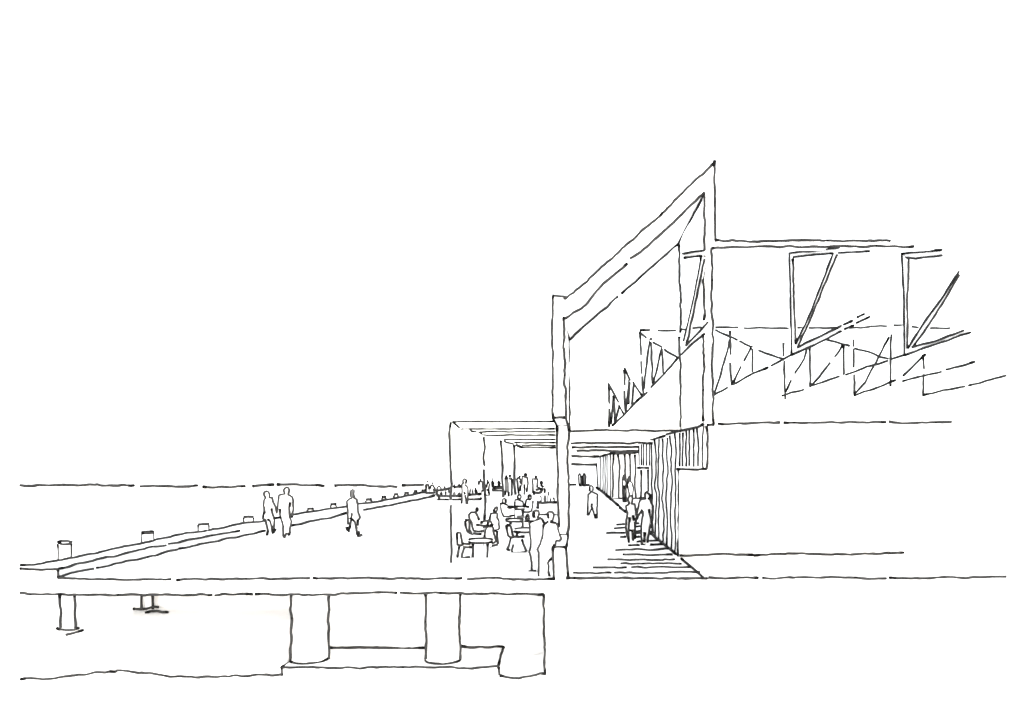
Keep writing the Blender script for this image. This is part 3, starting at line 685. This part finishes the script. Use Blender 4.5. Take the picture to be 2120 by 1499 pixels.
person('taller broad-shouldered person holding hands, right of the couple on the quay', t8, M1,
       [[(402, 575), (418, 420), (440, 235), (545, 215), (530, 150), (550, 105), (595, 80), (622, 98), (630, 150), (617, 225), (690, 272), (706, 340), (714, 450), (708, 520), (685, 655)], [(455, 490), (462, 600), (482, 690), (512, 770), (520, 860), (518, 1000), (538, 1052), (578, 968), (612, 965), (632, 1000), (652, 965)], [(655, 365), (632, 460), (640, 560), (645, 660), (672, 735), (660, 800), (645, 900), (650, 960)]],
       darkmarks=[[(650, 365), (640, 455)], [(453, 490), (460, 560)], [(640, 955), (628, 1000)]])
W2 = [(1832, 290), (1810, 240), (1808, 180), (1825, 145), (1850, 130), (1870, 150), (1860, 220), (1872, 285), (1920, 315), (1932, 400), (1937, 500), (1950, 580), (1982, 655), (1950, 715), (1948, 800), (1962, 925), (1992, 1000), (1966, 1030), (1912, 1000), (1920, 900), (1890, 745), (1845, 690), (1828, 710), (1795, 850), (1792, 935), (1735, 890), (1720, 832), (1765, 850), (1795, 740), (1800, 690), (1775, 690), (1757, 795), (1752, 600), (1745, 450), (1735, 358), (1780, 315)]
person('lone person with a long dark head striding right on the quay', t8, W2,
       [[(1757, 795), (1752, 600), (1745, 450), (1733, 358), (1780, 315), (1832, 290), (1810, 240), (1808, 180), (1825, 145), (1850, 130), (1870, 150), (1860, 220), (1872, 285), (1920, 315), (1932, 400), (1937, 500), (1950, 580), (1982, 655), (1945, 715), (1945, 815)], [(1832, 570), (1820, 680), (1812, 740), (1790, 840), (1765, 890)], [(1812, 680), (1850, 700), (1890, 745), (1915, 870), (1930, 985)], [(1722, 832), (1740, 890), (1790, 935)], [(1968, 1030), (1990, 1000), (2030, 990)], [(1930, 930), (1968, 930), (1975, 1000)]],
       hair=([(1815, 235), (1812, 180), (1830, 145), (1850, 133), (1866, 150), (1855, 210), (1850, 270), (1835, 280)], 3), darkmarks=[[(1724, 835), (1740, 890), (1785, 930)], [(1800, 660), (1825, 690)], [(1940, 700), (1945, 800)], [(1940, 945), (1945, 1000), (1965, 1025)]])

G1 = [(342, 520), (322, 460), (340, 412), (380, 398), (392, 440), (378, 520), (425, 520), (435, 590), (448, 700), (438, 790), (428, 850), (430, 1010), (415, 1060), (390, 1050), (390, 920), (345, 915), (335, 1000), (342, 1100), (325, 1100), (305, 970), (288, 870), (290, 790), (312, 650), (290, 560), (300, 538)]
person('smaller person in a long coat holding hands, left of the couple in the passage', t6, G1,
       [[(340, 522), (322, 460), (340, 412), (380, 398), (392, 440), (378, 522), (425, 520), (432, 590), (448, 700)], [(340, 522), (290, 555), (312, 650), (290, 790), (288, 870), (305, 970), (332, 1100)], [(425, 790), (428, 900), (428, 1040)], [(388, 920), (390, 1050), (412, 1060)]], d=26.6,
       marks=[[(348, 718), (338, 800), (330, 950), (336, 1090)], [(398, 690), (415, 770)]], darkmarks=[[(350, 720), (342, 790)], [(345, 912), (405, 920)], [(398, 695), (410, 755)], [(434, 775), (442, 780)]])
M2 = [(582, 450), (572, 380), (595, 343), (655, 395), (645, 445), (690, 560), (692, 700), (678, 800), (655, 790), (635, 880), (612, 1098), (575, 1130), (530, 1130), (518, 1000), (520, 850), (532, 690), (530, 620), (475, 710), (442, 755), (445, 690), (460, 620), (505, 455)]
person('taller person with a pointed hairdo holding hands, right of the couple in the passage', t6, M2,
       [[(445, 690), (462, 610), (507, 455), (582, 450), (572, 380), (595, 343), (655, 395), (650, 440), (620, 445)], [(640, 445), (690, 560), (690, 700), (675, 790), (655, 860), (635, 900), (610, 1095)], [(440, 755), (475, 700), (530, 605), (538, 690), (520, 850), (520, 1000), (530, 1130), (575, 1128)], [(632, 600), (645, 680), (668, 760), (685, 850), (690, 960)]],
       marks=[[(570, 940), (565, 1090)]], darkmarks=[[(630, 600), (638, 655)], [(572, 945), (570, 1000)], [(452, 750), (470, 715)], [(672, 760), (668, 800)], [(650, 395), (645, 430)]])
M3 = [(335, 655), (338, 615), (350, 600), (366, 618), (363, 650), (405, 688), (402, 780), (402, 885), (384, 890), (356, 792), (326, 865), (314, 862), (318, 760), (320, 682)]
person('lone person with a triangular coat walking down the middle of the passage', t5, M3, [[(336, 655), (338, 615), (350, 600), (366, 618), (363, 650)], [(318, 862), (318, 760), (322, 682), (350, 655), (405, 686), (402, 780), (400, 885), (384, 890), (356, 792), (324, 865)]], marks=[[(355, 760), (352, 790)]], darkmarks=[[(356, 770), (354, 785)], [(384, 850), (390, 886)]])
A = oval(0, 0, 1, 1)
person('left of two dark-headed people standing before the far slatted wall', t6, [(242, 175), (248, 110), (262, 95), (275, 112), (272, 170), (292, 200), (297, 320), (296, 490), (272, 502), (248, 495), (246, 400), (238, 300)], d=55, hair=(oval(260, 130, 17, 36), 1), marks=[[(270, 250), (268, 480)]], darkmarks=[[(275, 420), (272, 495)]])
person('right of two dark-headed people standing before the far slatted wall', t6, [(318, 215), (320, 160), (340, 118), (365, 140), (360, 190), (385, 215), (402, 290), (390, 380), (388, 470), (335, 490), (340, 380), (318, 290), (300, 220)], d=55, hair=(oval(343, 155, 22, 38, rot=.2), 1), darkmarks=[[(302, 210), (335, 210)], [(310, 230), (318, 290)]])
person('left figure of the distant grey couple at the end of the passage', t5, [(238, 525), (243, 512), (245, 502), (255, 502), (258, 514), (268, 530), (266, 608), (252, 615), (242, 590)], d=95, body=0, marks=[[(262, 520), (262, 600)]], darkmarks=[[(250, 503), (252, 508)], [(246, 590), (254, 612)]], w=.8)
person('right figure of the distant grey couple at the end of the passage', t5, [(274, 528), (283, 514), (286, 502), (296, 502), (299, 514), (307, 528), (302, 605), (290, 615), (276, 600)], d=95, body=3, darkmarks=[[(290, 503), (292, 508)], [(282, 595), (294, 615)]], w=.8)

F1 = [(228, 285), (212, 230), (225, 168), (260, 148), (312, 162), (318, 205), (295, 285), (335, 283), (375, 310), (412, 392), (395, 620), (340, 780), (300, 860), (312, 1000), (300, 1262), (182, 1262), (180, 1100), (140, 905), (168, 820), (170, 700), (150, 560), (155, 450), (140, 400), (155, 352), (230, 345), (285, 318)]
person('standing person with rounded back, left of the pair at the parapet', tF, F1, [[(232, 280), (214, 230), (225, 168), (260, 148), (312, 162), (318, 205), (292, 285)], [(155, 352), (230, 345), (290, 318), (335, 283), (375, 310), (412, 392)], [(148, 350), (142, 400), (155, 450), (152, 560), (172, 700), (166, 820), (140, 905), (165, 1000), (180, 1100), (182, 1240)], [(120, 1258), (270, 1258)]],
       darkmarks=[[(228, 180), (222, 225), (235, 280)], [(380, 320), (412, 390)]], cap=.15)
F2 = [(492, 305), (472, 190), (500, 172), (562, 178), (588, 230), (572, 325), (545, 345), (640, 378), (665, 480), (700, 600), (724, 665), (692, 708), (620, 705), (610, 775), (574, 815), (572, 1000), (500, 1060), (472, 1110), (488, 1160), (485, 1280), (512, 1365), (505, 1398), (310, 1398), (318, 1100), (320, 920), (290, 860), (340, 760), (390, 600), (405, 400), (450, 372)]
person('standing person leaning an elbow on the parapet, right of the front pair', tF, F2, [[(492, 300), (472, 190), (500, 172), (562, 178), (588, 230), (570, 330), (525, 332)], [(410, 400), (450, 375), (490, 350)], [(520, 358), (638, 380), (665, 480), (700, 600), (724, 665), (692, 706), (620, 702), (610, 770), (575, 812)], [(405, 405), (390, 600), (340, 760), (290, 860), (320, 920), (318, 1100), (310, 1395)], [(578, 1005), (505, 1058), (472, 1110), (490, 1160), (485, 1280), (510, 1360)]],
       d=18.62, darkmarks=[[(478, 205), (490, 290)], [(425, 395), (488, 350)], [(530, 360), (620, 375)], [(488, 1265), (508, 1355)], [(600, 770), (575, 800)]], cap=.15)

person('hunched dark-haired sitter reaching over the table from a curved chair', c1, [(655, 240), (650, 120), (740, 120), (740, 200), (700, 250), (720, 330), (750, 450), (800, 490), (960, 450), (985, 490), (940, 575), (860, 600), (860, 720), (850, 1120), (800, 1120), (790, 730), (610, 718), (578, 610), (555, 490), (500, 390), (490, 310), (540, 255)],
       [[(655, 240), (540, 253), (490, 310), (500, 385), (555, 490), (575, 610), (610, 715), (720, 728), (850, 712)], [(655, 250), (700, 340), (740, 450)], [(795, 520), (800, 488), (880, 470), (965, 450), (1010, 470)], [(690, 555), (800, 580), (930, 578)]], d=25.1, hair=(oval(690, 178, 50, 66, rot=.1), 2), darkmarks=[[(715, 370), (738, 445)], [(800, 520), (805, 490)], [(690, 557), (730, 565)]])
person('upright sitter with a white egg-shaped head, right of the hunched sitter', c1, [(1110, 262), (1095, 210), (1140, 130), (1190, 120), (1210, 180), (1165, 262), (1190, 268), (1195, 380), (1235, 490), (1245, 640), (1200, 692), (1180, 1080), (1120, 1080), (1110, 760), (1040, 720), (1000, 600), (1015, 450), (1030, 270)],
       [oval(1155, 185, 38, 72, rot=.5) + [oval(1155, 185, 38, 72, rot=.5)[0]], [(1012, 450), (1032, 275), (1190, 268), (1195, 380), (1235, 490), (1245, 640), (1195, 692), (1040, 718)]], d=25.8, darkmarks=[[(1110, 190), (1115, 225)], [(1120, 250), (1150, 245)], [(1130, 705), (1200, 695)]])
person('sitter bending over the nearest round table, cone-shaped back', c1, [(965, 590), (955, 510), (985, 470), (1040, 490), (1060, 540), (1040, 595), (1085, 630), (1110, 780), (1165, 950), (1150, 1000), (1060, 1015), (1050, 1100), (960, 1100), (950, 930), (878, 900), (905, 760), (925, 650)],
       [[(962, 590), (955, 510), (985, 470), (1040, 490), (1060, 540), (1045, 570)], [(878, 905), (900, 780), (925, 640), (965, 605), (1055, 603), (1088, 640), (1110, 780), (1165, 950), (1145, 990), (1065, 1018)]], d=24.0, darkmarks=[[(880, 900), (895, 810)], [(960, 500), (955, 580), (985, 590)], [(1010, 575), (1050, 555), (1100, 570)]])
person('left sitter with a pale oval head at the middle group table', c2, [(110, 335), (115, 260), (155, 232), (190, 260), (190, 340), (225, 385), (340, 420), (345, 450), (370, 470), (372, 610), (360, 700), (280, 700), (270, 625), (130, 632), (95, 530), (75, 410), (60, 355)],
       [[(115, 335), (118, 260), (155, 232), (190, 260), (188, 335)], [(60, 355), (130, 340), (220, 380)], [(65, 360), (78, 420), (92, 530), (130, 628), (240, 632), (370, 610)]], d=36.8, darkmarks=[[(62, 352), (130, 342), (215, 380)], [(178, 262), (185, 335)], [(215, 425), (270, 450), (350, 430)], [(220, 410), (340, 412)]])
person('middle sitter facing out behind the group table, ring-shaped dark head', c2, [(445, 250), (445, 180), (485, 150), (525, 180), (525, 250), (575, 300), (572, 400), (560, 560), (400, 560), (388, 400), (392, 265)],
       [oval(485, 200, 38, 48) + [oval(485, 200, 38, 48)[0]], [(385, 400), (392, 262), (470, 262), (540, 295), (575, 300), (572, 390)]], d=39.5, darkmarks=[oval(480, 205, 36, 44)[2:10], [(388, 310), (385, 395)]])
person('right sitter with a shaded head at the middle group table', c2, [(690, 250), (685, 190), (710, 160), (745, 190), (745, 250), (785, 285), (775, 400), (752, 520), (740, 690), (660, 690), (650, 545), (590, 535), (600, 400), (645, 250)],
       [oval(714, 205, 36, 50) + [oval(714, 205, 36, 50)[0]], [(605, 400), (645, 255), (735, 265)], [(785, 285), (775, 400), (752, 515), (700, 535), (590, 538)]], d=37.6, darkmarks=[[(645, 255), (690, 250), (735, 268)], [(640, 270), (610, 395)], oval(718, 208, 30, 42)[6:13]])
person('bent sitter with a dark-rimmed head just left of the front pair', c2, [(640, 720), (635, 650), (675, 600), (700, 640), (685, 720), (730, 740), (730, 890), (700, 1250), (600, 1250), (560, 890), (560, 740)],
       [oval(668, 655, 30, 55, rot=.15) + [oval(668, 655, 30, 55, rot=.15)[0]], [(560, 735), (570, 885)], [(710, 770), (712, 830), (728, 890)], [(600, 745), (720, 745)]], d=24.6, darkmarks=[oval(660, 660, 28, 52, rot=.15)[3:10], [(620, 690), (660, 735), (725, 745)]])

# people farther back on the terrace
person('slim standing person with a tall oval head in front of the long bench', c3, [(1340, 400), (1335, 300), (1390, 250), (1450, 290), (1430, 430), (1492, 530), (1490, 760), (1480, 1040), (1430, 1045), (1410, 860), (1390, 800), (1340, 950), (1330, 1030), (1285, 1030), (1305, 900), (1310, 500), (1290, 430)],
       [[(1350, 400), (1335, 310), (1390, 250), (1450, 290), (1430, 400)], [(1290, 430), (1330, 410)], [(1310, 430), (1312, 600), (1310, 880), (1300, 1020)], [(1410, 430), (1492, 530), (1490, 760), (1480, 1040)], [(1405, 760), (1425, 900), (1440, 1045)]], darkmarks=[[(1370, 660), (1410, 720), (1405, 730), (1375, 665)], [(1295, 950), (1300, 1025)]])
person('person with a dot head standing behind the right end of the long bench', c3, [(1868, 340), (1870, 275), (1890, 252), (1915, 275), (1915, 330), (1958, 345), (1960, 500), (1975, 620), (1960, 980), (1830, 980), (1830, 620), (1825, 450), (1838, 335)],
       [[(1830, 620), (1828, 450), (1838, 335), (1900, 325), (1955, 345), (1955, 480), (1970, 620), (1850, 635)]], d=62, hair=(oval(1892, 275, 26, 24), 2), darkmarks=[[(1842, 350), (1835, 600)], [(1855, 645), (1965, 620)]])
person('slim dark figure just right of the second pergola post', c4, [(105, 400), (125, 370), (150, 395), (155, 440), (185, 480), (170, 640), (180, 810), (120, 815), (75, 812), (65, 600), (90, 480)], [[(185, 480), (165, 560), (155, 640)], [(60, 810), (175, 800), (165, 700)]], darkmarks=[[(120, 385), (130, 430), (165, 475)], [(125, 440), (90, 590)], [(100, 655), (160, 640), (150, 750)]])
DS = lambda cx, s: [(cx - 10, 395), (cx - 22, 345), (cx, 318), (cx + 22, 345), (cx + 10, 395), (cx + 35, 430), (cx + 60 * s, 480), (cx + 45, 500), (cx + 45, 575), (cx - 40, 575), (cx - 45, 500), (cx - 50 * s, 440), (cx - 30, 400)]
person('left of two dark seated figures on the short bench between the posts', c4, DS(265, 1), [], d=77.4, body=2)
person('right of two dark seated figures on the short bench between the posts', c4, DS(438, 1), [], d=77.4, body=2)
person('figure in a solid grey coat standing right of the third pergola post', c4, [(615, 335), (612, 270), (635, 250), (660, 275), (655, 335), (690, 345), (712, 480), (715, 640), (730, 820), (690, 835), (655, 700), (630, 810), (585, 810), (595, 640), (590, 480), (580, 335)], [], body=3, hair=(oval(636, 280, 27, 28), 2), darkmarks=[[(608, 680), (600, 800)], [(708, 700), (702, 825)], [(600, 330), (640, 345), (690, 310)]])
person('white-coated figure standing right beside the grey-coated one', c4, [(715, 330), (712, 270), (740, 240), (770, 270), (765, 330), (798, 335), (798, 600), (800, 810), (735, 815), (725, 600), (715, 400)], [[(720, 340), (745, 350), (790, 330)], [(780, 340), (785, 560), (780, 810)]], hair=(oval(738, 272, 33, 34), 2), marks=[[(790, 350), (792, 600), (788, 800)]])
person('small-headed figure arm in arm, left of the second standing couple', c4, [(980, 330), (985, 285), (1005, 262), (1030, 285), (1022, 330), (1060, 420), (1075, 500), (1040, 680), (1000, 760), (960, 760), (945, 600), (925, 345)], [[(925, 345), (950, 600), (975, 750)], [(925, 345), (975, 320), (1010, 340), (1060, 430), (1075, 520)]], hair=(oval(1006, 287, 26, 26), 2), marks=[[(1020, 400), (1050, 480)]], darkmarks=[[(1035, 530), (1020, 600), (1030, 680)], [(962, 640), (978, 755)]])
person('taller ring-headed figure on the right of the second standing couple', c4, [(1130, 280), (1120, 220), (1165, 190), (1208, 220), (1200, 285), (1225, 330), (1240, 480), (1205, 720), (1180, 725), (1160, 620), (1150, 785), (1110, 785), (1105, 560), (1075, 480), (1085, 270)], [[(1065, 500), (1085, 270), (1140, 300), (1215, 320), (1235, 480), (1195, 720)], [(1135, 500), (1130, 780)]], hair=(oval(1165, 238, 40, 44), 2), darkmarks=[[(1133, 500), (1133, 600)]])
person('figure standing behind a curved armchair left of the bar counter', c4, [(1420, 350), (1418, 290), (1450, 262), (1482, 290), (1475, 345), (1505, 360), (1495, 480), (1510, 620), (1440, 640), (1430, 790), (1375, 795), (1350, 740), (1365, 540), (1352, 350)], [[(1365, 740), (1365, 540), (1355, 352), (1430, 355), (1500, 350), (1485, 470), (1490, 590)]], hair=(oval(1450, 298, 32, 38), 2), darkmarks=[[(1370, 690), (1400, 790)], [(1420, 680), (1390, 760)], [(1365, 730), (1430, 720)]])
person('dark-headed sitter in the curved armchair left of the bar counter', c4, [(1575, 520), (1560, 450), (1600, 415), (1640, 450), (1630, 510), (1655, 560), (1700, 600), (1705, 700), (1690, 740), (1640, 745), (1560, 760), (1560, 650), (1610, 600), (1600, 540)], [[(1690, 610), (1690, 700)]], d=66, hair=(oval(1600, 460, 40, 50), 2), darkmarks=[[(1580, 515), (1640, 560), (1650, 580)], [(1675, 605), (1700, 660), (1688, 730)]])
ac = thing('armchair', (P(1115, 0, 65).x, 65, 0), 'curved armchair left of the bar counter, under the dark-headed sitter', 'armchair')
m = MB(TIMBER); m.prism(tf(c4, [(1440, 640), (1540, 600), (1590, 585), (1590, 640), (1540, 665), (1440, 670)]), 65, 65.5, m=3); m.inkpx(tf(c4, [(1440, 650), (1500, 640), (1570, 590)]), 64.98, amp=.2, w=1.0); m.build('seat', TIMBER, ac)
m = MB(TIMBER); m.prism(tf(c4, [(1430, 690), (1590, 670), (1625, 600), (1620, 690), (1590, 735), (1430, 745)]), 65.02, 65.5); m.inkpx(tf(c4, [(1425, 730), (1520, 740), (1595, 720), (1620, 600)]), 64.98, amp=.2, w=.95); m.build('base', TIMBER, ac)

# tiny pair on the kerb end, the row on the bench and heads behind it
person('left of the tiny pair on the far end of the kerb', c3, [(165, 440), (210, 350), (225, 305), (248, 330), (250, 410), (275, 440), (270, 540), (325, 625), (300, 640), (240, 560), (205, 690), (165, 690)], [[(180, 690), (175, 450), (210, 425), (275, 445)], [(265, 450), (275, 560), (320, 630)]], d=floor_d(1020.6, .2), hair=(oval(223, 325, 24, 22), 2), darkmarks=[[(180, 460), (182, 680)]])
person('right of the tiny pair on the far end of the kerb', c3, [(300, 540), (350, 450), (375, 400), (385, 360), (408, 385), (405, 460), (480, 570), (510, 610), (400, 600), (395, 690), (300, 690)], [[(300, 560), (345, 450), (390, 445), (480, 580)]], d=floor_d(1020.8, .2), hair=(oval(385, 382, 24, 22), 2), darkmarks=[[(300, 550), (340, 460)], [(395, 590), (500, 605)]])
def sitter(label, cx, top_, bot, wd, mi, d, group='small figures on the long bench', lean=0):
    h = bot - top_; wd *= 1.25
    o = [(cx - wd * .3 + lean, top_ + h * .25), (cx - wd * .28 + lean, top_ + h * .05), (cx + lean, top_), (cx + wd * .28 + lean, top_ + h * .05), (cx + wd * .3 + lean, top_ + h * .25), (cx + wd * .55 + lean * .6, top_ + h * .4), (cx + wd * .5, bot - h * .1), (cx + wd * .4, bot), (cx - wd * .4, bot), (cx - wd * .5, bot - h * .1), (cx - wd * .55 + lean * .6, top_ + h * .4)]
    person(label, c3, o, [] if mi else None, d=d, body=mi, group=group, w=.8)
sitter('dark slumped figure at the left end of the long bench', 660, 650, 745, 70, 2, 57.9)
sitter('slim dark figure second from the left on the long bench', 800, 610, 750, 45, 2, 57.9)
sitter('dark figure on the long bench just left of the first pergola post', 900, 570, 690, 50, 1, 57.9)
sitter('pale grey figure on the long bench just right of the first pergola post', 1065, 650, 770, 75, 3, 57.9)
sitter('dark broad figure on the long bench just left of the slim standing person', 1225, 665, 785, 100, 1, 57.9)
sitter('thin dark figure on the long bench just right of the slim standing person', 1560, 530, 690, 42, 2, 57.9, lean=12)
sitter('thin dark figure leaning left on the long bench, second right of the slim standing person', 1650, 550, 730, 42, 2, 57.9, lean=-14)
sitter('dark broad figure at the right end of the long bench', 1765, 515, 745, 80, 2, 57.9, lean=-30)
sitter('small figure leaning on the bench back, left of the two left of the first post', 590, 480, 600, 80, 0, 59.2, 'heads behind the long bench')
sitter('dark figure behind the bench back, right of the two left of the first post', 765, 455, 575, 45, 2, 59.2, 'heads behind the long bench')
sitter('dark leaning figure behind the bench back just right of the first post', 1050, 410, 515, 50, 2, 59.2, 'heads behind the long bench', lean=25)
sitter('dark triangular figure behind the bench back beside the slim standing person', 1220, 400, 505, 85, 2, 59.2, 'heads behind the long bench')

# ================================================================== LIGHT, SKY, CAMERA
w = bpy.data.worlds.new('World'); scene.world = w; w.use_nodes = True
nt = w.node_tree; bg = nt.nodes['Background']
sky = nt.nodes.new('ShaderNodeTexSky'); sky.sky_type = 'NISHITA'; sky.sun_disc = False
EL, AZ = math.radians(10.5), math.radians(164)      # a veiled low sun behind the viewer
sky.sun_elevation = EL; sky.sun_rotation = AZ; sky.air_density = 1; sky.dust_density = 1; sky.ozone_density = 1
ov = nt.nodes.new('ShaderNodeMixRGB'); ov.inputs['Fac'].default_value = .88      # even white overcast over the clear sky
ov.inputs['Color2'].default_value = (3.3, 3.28, 3.25, 1)
nt.links.new(sky.outputs['Color'], ov.inputs['Color1']); nt.links.new(ov.outputs['Color'], bg.inputs['Color']); bg.inputs['Strength'].default_value = .15
sl = bpy.data.lights.new('sun', 'SUN'); sl.energy = .9; sl.angle = math.radians(16); sl.color = (1, .97, .93)
so = bpy.data.objects.new('sun', sl); col.objects.link(so)
sd = Vector((math.sin(AZ) * math.cos(EL), math.cos(AZ) * math.cos(EL), math.sin(EL)))
so.rotation_euler = sd.to_track_quat('Z', 'Y').to_euler(); so.location = (0, -10, 30)

cam = bpy.data.cameras.new('camera'); co = bpy.data.objects.new('camera', cam); col.objects.link(co)
co.location = (0, 0, H); co.rotation_euler = (math.pi / 2, 0, 0)
cam.sensor_fit = 'HORIZONTAL'; cam.sensor_width = 36; cam.lens = 36 * F / 2120
cam.shift_x = (1060 - VX) / 2120; cam.shift_y = (VY - 749.5) / 2120
cam.clip_start = .1; cam.clip_end = 60000
scene.camera = co
vs = scene.view_settings
vs.view_transform = 'Standard'; vs.look = 'None'; vs.gamma = 1; vs.use_curve_mapping = False; vs.exposure = 2.5
for o in bpy.data.objects:
    if '_w' in o: del o['_w']
